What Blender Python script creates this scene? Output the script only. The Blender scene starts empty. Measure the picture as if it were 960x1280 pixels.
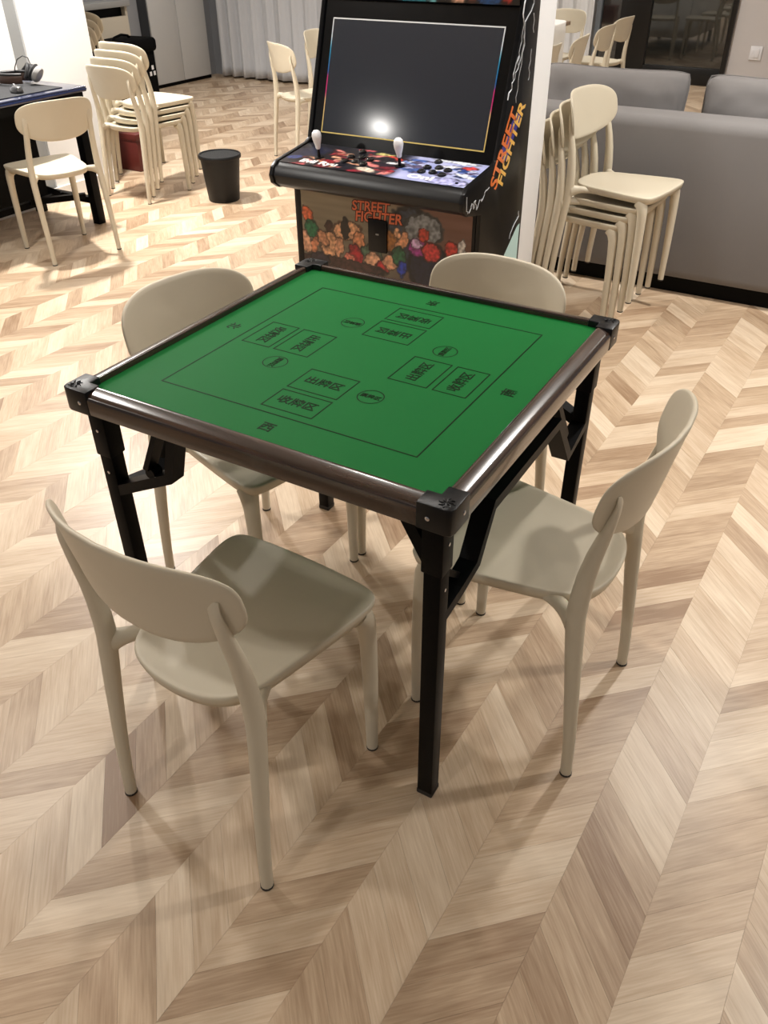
import bpy, bmesh, math, random
from mathutils import Vector, Matrix, noise

# ------------------------------------------------------------------ camera, world, exposure
scn = bpy.context.scene
COL = scn.collection
CAM = Vector((0.8398, -1.3367, 1.4967))
YAW, PITCH, ROLL, FPX = math.radians(30.5), 0.62816, -0.007656, 1031.25
def cam_axes():
    cy, sy, cp, sp = math.cos(YAW), math.sin(YAW), math.cos(PITCH), math.sin(PITCH)
    f = Vector((-sy*cp, cy*cp, -sp)); r = Vector((cy, sy, 0)); u = r.cross(f)
    c, s = math.cos(ROLL), math.sin(ROLL)
    return c*r + s*u, -s*r + c*u, f
AXR, AXU, AXF = cam_axes()
cd = bpy.data.cameras.new('camera'); cam = bpy.data.objects.new('camera', cd); COL.objects.link(cam)
cd.sensor_width = 36; cd.lens = FPX/1280*36; cd.clip_start = .02; cd.clip_end = 100
cam.matrix_world = Matrix(((AXR.x, AXU.x, -AXF.x, CAM.x), (AXR.y, AXU.y, -AXF.y, CAM.y), (AXR.z, AXU.z, -AXF.z, CAM.z), (0, 0, 0, 1)))
scn.camera = cam
wd = bpy.data.worlds.new('world'); scn.world = wd; wd.use_nodes = True
wd.node_tree.nodes['Background'].inputs[0].default_value = (1.0, .98, .96, 1)
wd.node_tree.nodes['Background'].inputs[1].default_value = .17
scn.view_settings.view_transform = 'Standard'; scn.view_settings.look = 'None'
scn.view_settings.gamma = 1; scn.view_settings.use_curve_mapping = False
scn.view_settings.exposure = 0.0
CEIL = 2.75
# ceiling downlights: x, y, watts
DOWNLIGHTS = [(-3.42, 2.25, 112), (0.75, 2.3, 40), (-2.4, 0.15, 26), (1.9, 1.3, 34), (-0.3, -3.1, 21), (2.6, -2.2, 8),
              (-3.84, -3.04, 40), (-1.9, 5.0, 26), (1.3, 5.2, 30), (-1.4, 7.4, 26), (-4.7, 5.0, 30), (-0.9, 0.95, 20)]  # last two are added fill for the grey cabinet and the arcade deck

def px(P):
    d = Vector(P) - CAM; z = d.dot(AXF)
    return 480 + FPX*d.dot(AXR)/z, 640 - FPX*d.dot(AXU)/z, z

# ------------------------------------------------------------------ materials
def lin(c):
    return tuple((v/255/12.92 if v/255 <= .04045 else ((v/255+.055)/1.055)**2.4) for v in c)
MATS = {}
def mat(name, rgb, rough=.5, metal=0, spec=.5, bump=0, bscale=200, var=0, vscale=8, coat=0, sheen=0, emit=0, trans=0):
    if name in MATS: return MATS[name]
    m = bpy.data.materials.new(name); m.use_nodes = True; nt = m.node_tree; N = nt.nodes; L = nt.links
    b = N['Principled BSDF']; col = (*lin(rgb), 1)
    b.inputs['Base Color'].default_value = col; b.inputs['Roughness'].default_value = rough
    b.inputs['Metallic'].default_value = metal; b.inputs['Specular IOR Level'].default_value = spec
    if coat: b.inputs['Coat Weight'].default_value = coat; b.inputs['Coat Roughness'].default_value = .08
    if sheen: b.inputs['Sheen Weight'].default_value = sheen; b.inputs['Sheen Roughness'].default_value = .4
    if trans: b.inputs['Transmission Weight'].default_value = trans
    if emit: b.inputs['Emission Color'].default_value = col; b.inputs['Emission Strength'].default_value = emit
    tc = N.new('ShaderNodeTexCoord')
    nz = N.new('ShaderNodeTexNoise'); nz.inputs['Scale'].default_value = vscale; nz.inputs['Detail'].default_value = 4
    L.new(tc.outputs['Object'], nz.inputs['Vector'])
    if var:
        hs = N.new('ShaderNodeHueSaturation'); hs.inputs['Color'].default_value = col
        mr = N.new('ShaderNodeMapRange'); mr.inputs['To Min'].default_value = 1-var; mr.inputs['To Max'].default_value = 1+var
        L.new(nz.outputs['Fac'], mr.inputs['Value']); L.new(mr.outputs['Result'], hs.inputs['Value']); L.new(hs.outputs['Color'], b.inputs['Base Color'])
    if bump:
        n2 = N.new('ShaderNodeTexNoise'); n2.inputs['Scale'].default_value = bscale; n2.inputs['Detail'].default_value = 3
        L.new(tc.outputs['Object'], n2.inputs['Vector'])
        bp = N.new('ShaderNodeBump'); bp.inputs['Strength'].default_value = bump; bp.inputs['Distance'].default_value = .002
        L.new(n2.outputs['Fac'], bp.inputs['Height']); L.new(bp.outputs['Normal'], b.inputs['Normal'])
    MATS[name] = m; return m

def mat_print(name, rough=.25, coat=0):
    """flat print: colour comes from the 'ink' colour attribute of the printed sheet"""
    m = bpy.data.materials.new(name); m.use_nodes = True; N = m.node_tree.nodes; L = m.node_tree.links
    a = N.new('ShaderNodeAttribute'); a.attribute_name = 'ink'
    b = N['Principled BSDF']; b.inputs['Roughness'].default_value = rough
    L.new(a.outputs['Color'], b.inputs['Base Color']); return m

def mat_plank():
    m = bpy.data.materials.new('plank_wood'); m.use_nodes = True; N = m.node_tree.nodes; L = m.node_tree.links
    b = N['Principled BSDF']; b.inputs['Roughness'].default_value = .36; b.inputs['Specular IOR Level'].default_value = .45
    a = N.new('ShaderNodeAttribute'); a.attribute_name = 'tone'
    sep = N.new('ShaderNodeSeparateColor'); L.new(a.outputs['Color'], sep.inputs[0])
    uv = N.new('ShaderNodeUVMap'); uv.uv_map = 'grain'
    off = N.new('ShaderNodeVectorMath'); off.operation = 'MULTIPLY_ADD'
    L.new(a.outputs['Color'], off.inputs[0]); off.inputs[1].default_value = (9, 23, 3); L.new(uv.outputs[0], off.inputs[2])
    mp = N.new('ShaderNodeMapping'); mp.inputs['Scale'].default_value = (5, 60, 1); L.new(off.outputs[0], mp.inputs[0])
    n1 = N.new('ShaderNodeTexNoise'); n1.inputs['Scale'].default_value = 1; n1.inputs['Detail'].default_value = 6; n1.inputs['Distortion'].default_value = .6
    L.new(mp.outputs[0], n1.inputs['Vector'])
    mp2 = N.new('ShaderNodeMapping'); mp2.inputs['Scale'].default_value = (14, 260, 1); L.new(off.outputs[0], mp2.inputs[0])
    n2 = N.new('ShaderNodeTexNoise'); n2.inputs['Scale'].default_value = 1; n2.inputs['Detail'].default_value = 3
    L.new(mp2.outputs[0], n2.inputs['Vector'])
    mp3 = N.new('ShaderNodeMapping'); mp3.inputs['Scale'].default_value = (4, 16, 1); L.new(off.outputs[0], mp3.inputs[0])
    n3 = N.new('ShaderNodeTexNoise'); n3.inputs['Scale'].default_value = 1; n3.inputs['Detail'].default_value = 2
    L.new(mp3.outputs[0], n3.inputs['Vector'])
    base = N.new('ShaderNodeValToRGB'); e = base.color_ramp.elements
    e[0].position = 0; e[0].color = (*lin((142, 114, 88)), 1); e[1].position = 1; e[1].color = (*lin((218, 200, 176)), 1)
    mid = base.color_ramp.elements.new(.5); mid.color = (*lin((188, 164, 137)), 1)
    # tone + streaks
    s1 = N.new('ShaderNodeMath'); s1.operation = 'MULTIPLY_ADD'; s1.inputs[1].default_value = .55; s1.inputs[2].default_value = -.275
    L.new(n1.outputs['Fac'], s1.inputs[0])
    s2 = N.new('ShaderNodeMath'); s2.operation = 'MULTIPLY_ADD'; s2.inputs[1].default_value = .6; s2.inputs[2].default_value = -.3
    L.new(n2.outputs['Fac'], s2.inputs[0])
    s3 = N.new('ShaderNodeMath'); s3.operation = 'MULTIPLY_ADD'; s3.inputs[1].default_value = .5; s3.inputs[2].default_value = -.25
    L.new(n3.outputs['Fac'], s3.inputs[0])
    ad = N.new('ShaderNodeMath'); ad.operation = 'ADD'; L.new(sep.outputs[0], ad.inputs[0]); L.new(s1.outputs[0], ad.inputs[1])
    ad2 = N.new('ShaderNodeMath'); ad2.operation = 'ADD'; L.new(ad.outputs[0], ad2.inputs[0]); L.new(s2.outputs[0], ad2.inputs[1])
    ad3 = N.new('ShaderNodeMath'); ad3.operation = 'ADD'; L.new(ad2.outputs[0], ad3.inputs[0]); L.new(s3.outputs[0], ad3.inputs[1])
    L.new(ad3.outputs[0], base.inputs[0]); L.new(base.outputs[0], b.inputs['Base Color'])
    bp = N.new('ShaderNodeBump'); bp.inputs['Strength'].default_value = .12; bp.inputs['Distance'].default_value = .001
    L.new(n2.outputs['Fac'], bp.inputs['Height']); L.new(bp.outputs[0], b.inputs['Normal'])
    return m

def mat_rim():
    m = bpy.data.materials.new('walnut_rim'); m.use_nodes = True; N = m.node_tree.nodes; L = m.node_tree.links
    b = N['Principled BSDF']; b.inputs['Roughness'].default_value = .22; b.inputs['Coat Weight'].default_value = .6; b.inputs['Coat Roughness'].default_value = .12
    tc = N.new('ShaderNodeTexCoord'); mp = N.new('ShaderNodeMapping'); mp.inputs['Scale'].default_value = (4, 90, 90)
    L.new(tc.outputs['Object'], mp.inputs[0])
    n = N.new('ShaderNodeTexNoise'); n.inputs['Scale'].default_value = 1; n.inputs['Detail'].default_value = 5; L.new(mp.outputs[0], n.inputs['Vector'])
    r = N.new('ShaderNodeValToRGB'); r.color_ramp.elements[0].color = (*lin((26, 17, 13)), 1); r.color_ramp.elements[1].color = (*lin((74, 52, 41)), 1)
    r.color_ramp.elements[0].position = .3; r.color_ramp.elements[1].position = .75
    L.new(n.outputs['Fac'], r.inputs[0]); L.new(r.outputs[0], b.inputs['Base Color']); return m

# ------------------------------------------------------------------ mesh helpers
def link(name, me, m=None, parent=None, smooth=False):
    o = bpy.data.objects.new(name, me); COL.objects.link(o)
    if m: me.materials.append(m)
    if parent is not None: o.parent = parent
    if smooth:
        for p in me.polygons: p.use_smooth = True
    return o
def pyd(name, v, f, m=None, parent=None, smooth=False):
    me = bpy.data.meshes.new(name); me.from_pydata([tuple(a) for a in v], [], f); me.update()
    return link(name, me, m, parent, smooth)
class MB:
    def __init__(s): s.v = []; s.f = []
    def box(s, x0, x1, y0, y1, z0, z1):
        n = len(s.v); s.v += [(x, y, z) for z in (z0, z1) for x, y in ((x0, y0), (x1, y0), (x1, y1), (x0, y1))]
        s.f += [tuple(n+i for i in q) for q in ((3, 2, 1, 0), (4, 5, 6, 7), (0, 1, 5, 4), (1, 2, 6, 5), (2, 3, 7, 6), (3, 0, 4, 7))]; return s
    def tube(s, pts, rad, n=12, square=False, up=(0, 0, 1), cap=True):
        """sweep: pts list of points, rad list of (ra, rb) or one value"""
        P = [Vector(p) for p in pts]; base = len(s.v); K = len(P)
        if not isinstance(rad, list): rad = [rad]*K
        rad = [(r, r) if not isinstance(r, tuple) else r for r in rad]
        for i, p in enumerate(P):
            t = (P[min(i+1, K-1)] - P[max(i-1, 0)]).normalized()
            u = Vector(up)
            if abs(t.dot(u)) > .97: u = Vector((0, 1, 0)) if abs(t.y) < .9 else Vector((1, 0, 0))
            a = t.cross(u).normalized(); b = a.cross(t).normalized()
            k = 1.0
            if 0 < i < K-1:
                d = (P[i+1]-P[i]).normalized().dot((P[i]-P[i-1]).normalized()); k = 1/max(.6, math.sqrt(max(.05, (1+d)/2)))
            for j in range(n):
                an = 2*math.pi*(j+.5)/n
                if square:
                    c_, s_ = math.cos(an), math.sin(an); q = max(abs(c_), abs(s_)); c_, s_ = c_/q, s_/q
                else: c_, s_ = math.cos(an), math.sin(an)
                s.v.append(tuple(p + a*c_*rad[i][0] + b*s_*rad[i][1]*(k if square else 1)))
        for i in range(K-1):
            for j in range(n):
                j2 = (j+1) % n
                s.f.append((base+i*n+j, base+(i+1)*n+j, base+(i+1)*n+j2, base+i*n+j2))
        if cap:
            s.f.append(tuple(base+j for j in range(n))); s.f.append(tuple(base+(K-1)*n+j for j in reversed(range(n))))
        return s
    def lathe(s, prof, n=32, c=(0, 0, 0), axis='z'):
        base = len(s.v)
        for r, z in prof:
            for j in range(n):
                a = 2*math.pi*j/n
                p = (r*math.cos(a), r*math.sin(a), z)
                if axis == 'y': p = (p[0], p[2], p[1])
                if axis == 'x': p = (p[2], p[0], p[1])
                s.v.append((p[0]+c[0], p[1]+c[1], p[2]+c[2]))
        for i in range(len(prof)-1):
            for j in range(n):
                j2 = (j+1) % n; s.f.append((base+i*n+j, base+i*n+j2, base+(i+1)*n+j2, base+(i+1)*n+j))
        s.f.append(tuple(base+j for j in reversed(range(n)))); s.f.append(tuple(base+(len(prof)-1)*n+j for j in range(n)))
        return s
    def prism(s, poly, z0, z1, plane='xy'):
        base = len(s.v); n = len(poly)
        def T(a, b, c): return {'xy': (a, b, c), 'yz': (c, a, b), 'xz': (a, c, b)}[plane]
        s.v += [T(a, b, z0) for a, b in poly] + [T(a, b, z1) for a, b in poly]
        s.f.append(tuple(base+i for i in reversed(range(n)))); s.f.append(tuple(base+n+i for i in range(n)))
        for i in range(n):
            j = (i+1) % n; s.f.append((base+i, base+j, base+n+j, base+n+i))
        return s
    def build(s, name, m=None, parent=None, smooth=False, bevel=0, seg=2, fixn=True):
        me = bpy.data.meshes.new(name); me.from_pydata(s.v, [], s.f); me.update()
        if fixn or bevel:
            bm = bmesh.new(); bm.from_mesh(me)
            bmesh.ops.recalc_face_normals(bm, faces=bm.faces)
            if bevel:
                ed = [e for e in bm.edges if len(e.link_faces) == 2 and e.calc_face_angle(0) > .5]
                bmesh.ops.bevel(bm, geom=ed, offset=bevel, segments=seg, affect='EDGES', profile=.5, clamp_overlap=True)
            bm.to_mesh(me); bm.free()
        o = link(name, me, m, parent, smooth or bevel > 0)
        if bevel or smooth:
            try: me.set_sharp_from_angle(angle=math.radians(40))
            except Exception: pass
        return o
def tag(o, label, cat, group=None, kind=None):
    if label: o['label'] = label
    if cat: o['category'] = cat
    if group: o['group'] = group
    if kind: o['kind'] = kind
    return o
def thing(name, label, cat, loc=(0, 0, 0), rz=0, group=None):
    o = bpy.data.objects.new(name, None); COL.objects.link(o); o.empty_display_size = .05
    o.location = loc; o.rotation_euler = (0, 0, rz); return tag(o, label, cat, group)
def struct(o): o['kind'] = 'structure'; return o
def copy_tree(o, parent=None):
    c = o.copy(); COL.objects.link(c)
    if parent is not None: c.parent = parent
    for ch in list(o.children): copy_tree(ch, c)
    return c
def chaikin(p, it=2, closed=True):
    for _ in range(it):
        q = []; n = len(p)
        for i in range(n if closed else n-1):
            a, b = p[i], p[(i+1) % n]
            q += [(a[0]*.75+b[0]*.25, a[1]*.75+b[1]*.25), (a[0]*.25+b[0]*.75, a[1]*.25+b[1]*.75)]
        p = q
    return p
def text_mesh(body, size, name, m, parent, matrix, bold=0, sx=1, align='CENTER', shear=0, depth=.0004):
    cu = bpy.data.curves.new(name, 'FONT'); cu.body = body; cu.size = size; cu.align_x = align; cu.align_y = 'CENTER'
    cu.offset = bold; cu.shear = shear; cu.extrude = depth; cu.resolution_u = 3
    t = bpy.data.objects.new(name, cu); COL.objects.link(t)
    dg = bpy.context.evaluated_depsgraph_get(); me = bpy.data.meshes.new_from_object(t.evaluated_get(dg))
    bpy.data.objects.remove(t); bpy.data.curves.remove(cu)
    me.materials.clear(); me.transform(Matrix.Diagonal((sx, 1, 1, 1)))
    o = link(name, me, m, parent); o.matrix_local = matrix; return o

# ------------------------------------------------------------------ setting: floor of chevron planks
random.seed(7)
M_BLACK = mat('black_steel', (4, 4, 5), .45, 0, .1, bump=.1)
M_WALL = mat('white_wall_paint', (238, 238, 238), .6, bump=.05, bscale=300)
floor = struct(MB().box(-6.6, 3.2, -4.2, 9.2, -.05, -.002).build('floor', mat('floor_joint', (150, 126, 100), .7, var=.1)))
MP = mat_plank()
AX = math.radians(88.53); E_ = Vector((math.cos(AX), math.sin(AX), 0)); N_ = Vector((math.sin(AX), -math.cos(AX), 0))
CW, PITCHP, GAP = .16, .092, .00018
def plank_geo(k, j, ph):
    sl = 1 if k % 2 else -1
    c0 = .06 + CW*k; e0 = j*PITCHP + ph
    g = GAP*1.3
    q = []
    for nn, ee in ((GAP, g), (CW-GAP, g), (CW-GAP, PITCHP-g), (GAP, PITCHP-g)):
        q.append(N_*(c0+nn) + E_*(e0+ee+(sl*(nn-CW/2))))
    d = (N_+E_*sl).normalized()
    return q, d
def plank_mesh_data(q, d, V, Fc, UV, lift):
    n = len(V); w = Vector((-d.y, d.x, 0))
    c = sum(q, Vector())/4
    for p in q: V.append((p.x, p.y, lift))
    for p in q: V.append((p.x, p.y, -.002))
    fs = [(0, 1, 2, 3), (4, 5, 1, 0), (5, 6, 2, 1), (6, 7, 3, 2), (7, 4, 0, 3)]
    for f in fs:
        Fc.append(tuple(n+i for i in f))
        for i in f:
            p = q[i % 4]-c; UV.append((p.dot(d), p.dot(w)))
def finish_planks(me, UV, tones, loops_per=20):
    ul = me.uv_layers.new(name='grain'); ul.data.foreach_set('uv', [x for t in UV for x in t])
    ca = me.color_attributes.new('tone', 'FLOAT_COLOR', 'CORNER')
    arr = []
    for t in tones: arr += list(t)*loops_per
    ca.data.foreach_set('color', arr); me.materials.append(MP)
cand = []
for k in range(-42, 14):
    ph = random.choice((0, .5))*PITCHP + random.uniform(-.012, .012)
    for j in range(-14, 100):
        q, d = plank_geo(k, j, ph)
        if d.x*N_.x < 0: q = q[::-1]
        c = sum(q, Vector())/4
        if not (-6.35 < c.x < 2.2 and -1.6 < c.y < 8.9): continue
        tone = random.random(); tone = .5 + (tone-.5)*.62 + random.choice((0, 0, 0, 0, .14, -.16))
        t4 = (min(1, max(0, tone)), random.random(), random.random(), 1)
        u, v, z = px(c); cand.append((z if z > .2 else 99, 0 <= u <= 960 and -5 <= v <= 1285 and z > .2, q, d, t4))
cand.sort(key=lambda a: (not a[1], a[0]))
V, Fc, UV, TN = [], [], [], []
for i, (z, vis, q, d, t4) in enumerate(cand):
    lift = random.uniform(-.0001, .0001)
    if i < 300:
        c = sum(q, Vector())/4; v, f, uv = [], [], []
        plank_mesh_data([p-c for p in q], d, v, f, uv, lift)
        me = bpy.data.meshes.new('plank'); me.from_pydata(v, [], f); me.update(); finish_planks(me, uv, [t4])
        o = bpy.data.objects.new('plank', me); COL.objects.link(o); o.location = (c.x, c.y, 0); o.parent = floor
    else:
        plank_mesh_data(q, d, V, Fc, UV, lift); TN.append(t4)
me = bpy.data.meshes.new('plank_field'); me.from_pydata(V, [], Fc); me.update(); finish_planks(me, UV, TN)
o = bpy.data.objects.new('plank_field', me); COL.objects.link(o); o.parent = floor; o['kind'] = 'stuff'

# ------------------------------------------------------------------ setting: walls, ceiling, door, curtains' wall
struct(MB().box(-6.6, 3.2, -4.2, 9.2, CEIL, CEIL+.1).build('ceiling', mat('ceiling_paint', (235, 233, 230), .8)))
wl = struct(MB().box(-4.05, -3.75, 2.36, 2.86, 0, CEIL).box(-4.05, -3.75, -.5, 2.27, 0, CEIL).build('wall_left', M_WALL))
struct(MB().box(-4.05, -3.765, 2.27, 2.36, 0, CEIL).build('trim_1', mat('grey_trim', (148, 150, 150), .5)))
struct(MB().box(-3.75, -3.738, -.5, 2.36, 0, .085).box(-3.75, -3.738, 2.36, 2.872, 0, .085).box(-4.05, -3.738, 2.86, 2.872, 0, .085).build('baseboard_left', mat('baseboard_white', (228, 226, 222), .45)))
struct(MB().box(-.80, -.425, 1.90, 2.12, 0, CEIL).build('wall_column', M_WALL, bevel=.004))
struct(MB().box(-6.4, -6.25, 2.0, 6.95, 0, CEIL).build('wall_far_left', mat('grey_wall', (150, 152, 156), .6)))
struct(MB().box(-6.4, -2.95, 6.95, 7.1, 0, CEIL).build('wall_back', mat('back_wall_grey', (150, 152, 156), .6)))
struct(MB().box(-3.1, -2.95, 7.1, 8.9, 0, CEIL).build('wall_return', M_WALL))
struct(MB().box(-.97, 2.6, 8.74, 8.9, 0, CEIL).build('wall_right', mat('right_wall_paint', (205, 200, 198), .6)))
MG = mat('dark_door_glass', (24, 28, 28), .03, 0, 1.0, coat=1.0)
dr = thing('door_1', None, None, (0, 8.74, 0)); dr['kind'] = 'structure'
MF = mat('door_frame_black', (10, 10, 11), .35)
for x0, x1, z0, z1 in ((-2.12, -1.80, 0, 2.3), (-1.0, -.95, 0, 2.3), (-1.8, -1.0, 0, .16), (-2.33, -2.12, 0, .16), (-2.38, -.95, 2.3, 2.4)):
    MB().box(x0, x1, -.05, .03, z0, z1).build('door_frame', MF, dr, bevel=.004)
for x0, x1 in ((-1.80, -1.0), (-2.33, -2.12)):
    MB().box(x0, x1, -.012, 0, .16, 2.3).build('pane', MG, dr)
MB().box(-2.38, -2.33, -.05, .03, 0, 2.3).build('door_jamb', mat('grey_jamb', (110, 116, 122), .4), dr)
struct(MB().box(-2.95, -2.38, 8.80, 8.9, 0, CEIL).build('wall_behind_curtain', M_WALL))

def curtain(name, label, x0, x1, y, z0, z1, pitch, amp, m, rot=0, seed=0):
    rnd = random.Random(seed); n = int((x1-x0)/.012); V = []; F = []
    ph = rnd.random()*6; Z = [z0, z0+.10, z0+.11, (z0+z1)/2, z1]
    for zi, z in enumerate(Z):
        for i in range(n+1):
            x = x0+(x1-x0)*i/n; t = x/pitch*2*math.pi + 1.2*math.sin(x*2.3+ph)
            a = amp*(1.0 if zi < 3 else .8)*(.75+.25*math.sin(x*3.1+ph))
            yy = y + a*math.sin(t) + a*.35*math.sin(2.3*t+ph+zi*.1) - (.004 if zi < 2 else 0)
            V.append((x, yy, z))
    for k in range(len(Z)-1):
        for i in range(n): F.append((k*(n+1)+i, k*(n+1)+i+1, (k+1)*(n+1)+i+1, (k+1)*(n+1)+i))
    o = pyd(name, V, F, m, None, True)
    md = o.modifiers.new('thickness', 'SOLIDIFY'); md.thickness = .003
    return tag(o, label, 'curtain', 'full-length curtains')
MC = mat('curtain_cloth', (196, 198, 202), .8, sheen=.2, bump=.15, bscale=500)
curtain('curtain', 'long pale grey pleated curtain on the back wall behind the arcade cabinet', -6.0, -3.25, 6.80, .02, 2.6, .17, .045, MC, seed=3)
curtain('curtain', 'white pleated curtain beside the dark glass door, behind the clothed table', -2.93, -2.40, 8.68, .02, 2.6, .16, .03, mat('white_curtain_cloth', (232, 232, 232), .8), seed=5)

# ------------------------------------------------------------------ downlights in the ceiling
def downlight(x, y, w, i):
    t = thing('ceiling_downlight', DL_LABELS[i], 'downlight', (x, y, CEIL), 0, 'recessed ceiling downlights')
    MB().lathe([(.085, 0), (.11, -.002), (.112, -.008), (.088, -.012), (.085, -.004)], 28).build('trim_ring', mat('lamp_ring', (225, 225, 225), .4), t, True)
    MB().lathe([(.084, -.001), (.084, -.005)], 28).build('diffuser', mat('lamp_diffuser', (255, 244, 228), .5, emit=6), t)
    ld = bpy.data.lights.new('downlight', 'AREA'); ld.shape = 'DISK'; ld.size = .16; ld.energy = w; ld.color = (1, .965, .915)
    try: ld.spread = math.radians(150)
    except Exception: pass
    lo = bpy.data.objects.new('lamp_light', ld); COL.objects.link(lo); lo.parent = t; lo.location = (0, 0, -.016)
DL_LABELS = ['recessed ceiling downlight beside the left wall above the desk end', 'recessed ceiling downlight over the floor in front of the grey sofa back',
             'recessed ceiling downlight between card table and desk', 'recessed ceiling downlight right of the card table',
             'recessed ceiling downlight behind the nearest chair, in front of the card table', 'recessed ceiling downlight behind the camera on the right',
             'recessed ceiling downlight far behind the camera on the left', 'recessed ceiling downlight above the clothed table',
             'recessed ceiling downlight over the floor beyond the sofa on the right', 'recessed ceiling downlight near the dark glass door',
             'added ceiling light brightening the far left corner by the curtain', 'added ceiling light brightening the control deck of the arcade cabinet']
for i, (x, y, w) in enumerate(DOWNLIGHTS): downlight(x, y, w, i)

# ------------------------------------------------------------------ the stacking chair
M_CH = mat('beige_plastic', (204, 194, 173), .42, 0, .4, bump=.04, bscale=900)
M_RUB = mat('dark_rubber', (40, 36, 32), .7)
def seat_mesh(parent):
    half = [(0, .012), (.05, .016), (.093, .029), (.122, .052), (.139, .085), (.151, .13), (.178, .29), (.187, .355), (.181, .389), (.156, .402), (.09, .408), (0, .410)]
    poly = half + [(-x, y) for x, y in reversed(half[1:-1])]
    ol = chaikin(poly, 2); n = len(ol); c = (0, .215)
    rings = [(.55, -.016), (.90, -.017), (.935, -.026), (.972, -.026), (.993, -.012), (1.0, -.005), (.995, -.001), (.98, .0005), (.93, -.0015), (.75, -.006), (.5, -.009), (.22, -.010)]
    V = []; F = []
    for s_, z in rings:
        for x, y in ol:
            yy = c[1]+(y-c[1])*s_
            V.append((x*s_, yy, .437 + z + .012*(yy-.2)))
    for k in range(len(rings)-1):
        for i in range(n):
            j = (i+1) % n; F.append((k*n+i, k*n+j, (k+1)*n+j, (k+1)*n+i))
    F.append(tuple(reversed(range(n)))); F.append(tuple((len(rings)-1)*n+i for i in range(n)))
    return pyd('seat', V, F, M_CH, parent, True)
def back_y(x, z): return -.032 + .074*(abs(x)/.215)**2.2 - .20*(z-.69) - .5*max(0, z-.72)**2
def back_mesh(parent):
    n = 56; HW, ZC, ZT, ZB = .201, .690, .090, .100
    ol = []
    for i in range(n):
        a = 2*math.pi*i/n; c, s = math.cos(a), math.sin(a)
        e = 2/3.4 if s > 0 else 2/2.4
        x = HW*math.copysign(abs(c)**e, c); z = math.copysign(abs(s)**e, s)
        ol.append((x, ZC + (ZT if s > 0 else ZB)*z))
    T = .0052; rings = [(.02, -T), (.3, -T), (.6, -T), (.85, -T), (.965, -T*.95), (.99, -T*.6), (1, 0), (.99, T*.6), (.965, T*.95), (.85, T), (.6, T), (.3, T), (.02, T)]
    V = []; F = []
    for s_, t in rings:
        for x, z in ol:
            xx = x*s_; zz = ZC+(z-ZC)*s_; V.append((xx, back_y(xx, zz)+t, zz))
    for k in range(len(rings)-1):
        for i in range(n):
            j = (i+1) % n; F.append((k*n+i, (k+1)*n+i, (k+1)*n+j, k*n+j))
    F.append(tuple(range(n))); F.append(tuple((len(rings)-1)*n+i for i in reversed(range(n))))
    return pyd('backrest', V, F, M_CH, parent, True)
def smooth_path(P, it=2):
    """P: list of tuples of equal length, end points kept"""
    for _ in range(it):
        Q = [P[0]]
        for a, b in zip(P[:-1], P[1:]):
            Q += [tuple(x*.75+y*.25 for x, y in zip(a, b)), tuple(x*.25+y*.75 for x, y in zip(a, b))]
        Q.append(P[-1]); P = Q
    return P
def make_chair():
    t = thing('stacking_chair', 'x', 'chair')
    seat_mesh(t); back_mesh(t)
    for s in (-1, 1):
        p = smooth_path([(.187*s, 0, 0, .0122, .0122), (.186*s, .005, .10, .0128, .013), (.184*s, .022, .27, .0148, .016), (.181*s, .036, .40, .0158, .0190),
                         (.178*s, .040, .45, .0158, .0198), (.173*s, .032, .55, .0148, .0165), (.168*s, .0135, .635, .0140, .0115), (.166*s, .002, .688, .0135, .0055), (.165*s, .0045, .712, .0115, .0025)], 1)
        lg = MB().tube([q[:3] for q in p], [(q[3], q[4]) for q in p], 14, up=(0, 1, 0)).build('leg', M_CH, t, True)
        MB().lathe([(.0118, 0), (.0132, .001), (.0132, .005), (.0118, .006)], 12, (.187*s, 0, -.0005)).build('foot_cap', M_RUB, lg, True)
        p = smooth_path([(.1715*s, .376, 0, .0122, .0122), (.1715*s, .375, .20, .016, .016), (.170*s, .371, .36, .0180, .0185), (.167*s, .364, .398, .022, .023), (.160*s, .352, .412, .026, .027)], 1)
        lg = MB().tube([q[:3] for q in p], [(q[3], q[4]) for q in p], 14, up=(0, 1, 0)).build('leg', M_CH, t, True)
        MB().lathe([(.0118, 0), (.0130, .001), (.0130, .005), (.0118, .006)], 12, (.1715*s, .376, -.0005)).build('foot_cap', M_RUB, lg, True)
        p = smooth_path([(.108*s, .140, .410, .009, .026), (.130*s, .106, .416, .0115, .018), (.149*s, .079, .420, .0145, .0145), (.166*s, .057, .418, .019, .0155), (.178*s, .043, .416, .030, .017)], 1)
        MB().tube([q[:3] for q in p], [(q[4], q[3]) for q in p], 14).build('seat_bracket', M_CH, t, True)
    MB().prism(chaikin([(-.160, .352), (.160, .352), (.150, .372), (0, .381), (-.150, .372)], 1), .398, .424).build('apron', M_CH, t, bevel=.004)
    return t
chair0 = make_chair(); used = []
def chair(x, y, deg, label, group, z=0, tilt=0):
    if not used: c = chair0; used.append(1)
    else: c = copy_tree(chair0)
    c.location = (x, y, z); c.rotation_euler = (0, 0, math.radians(deg)); c['label'] = label; c['category'] = 'chair'; c['group'] = group
    return c
G1 = 'chairs at the green card table'
chair(.023, -.704, -3.6, 'beige plastic chair nearest the camera, front left of the green table', G1)
chair(.616, -.004, 88.9, 'beige plastic chair pushed under the right side of the green table', G1)
chair(-.562, .088, -99.5, 'beige plastic chair at the left rear edge of the green table', G1)
chair(.061, .582, 172.0, 'beige plastic chair between the green table and the arcade cabinet', G1)
chair(-2.777, 1.671, 73.8, 'beige plastic chair standing alone at the dark blue desk', 'chair at the desk')
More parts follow.
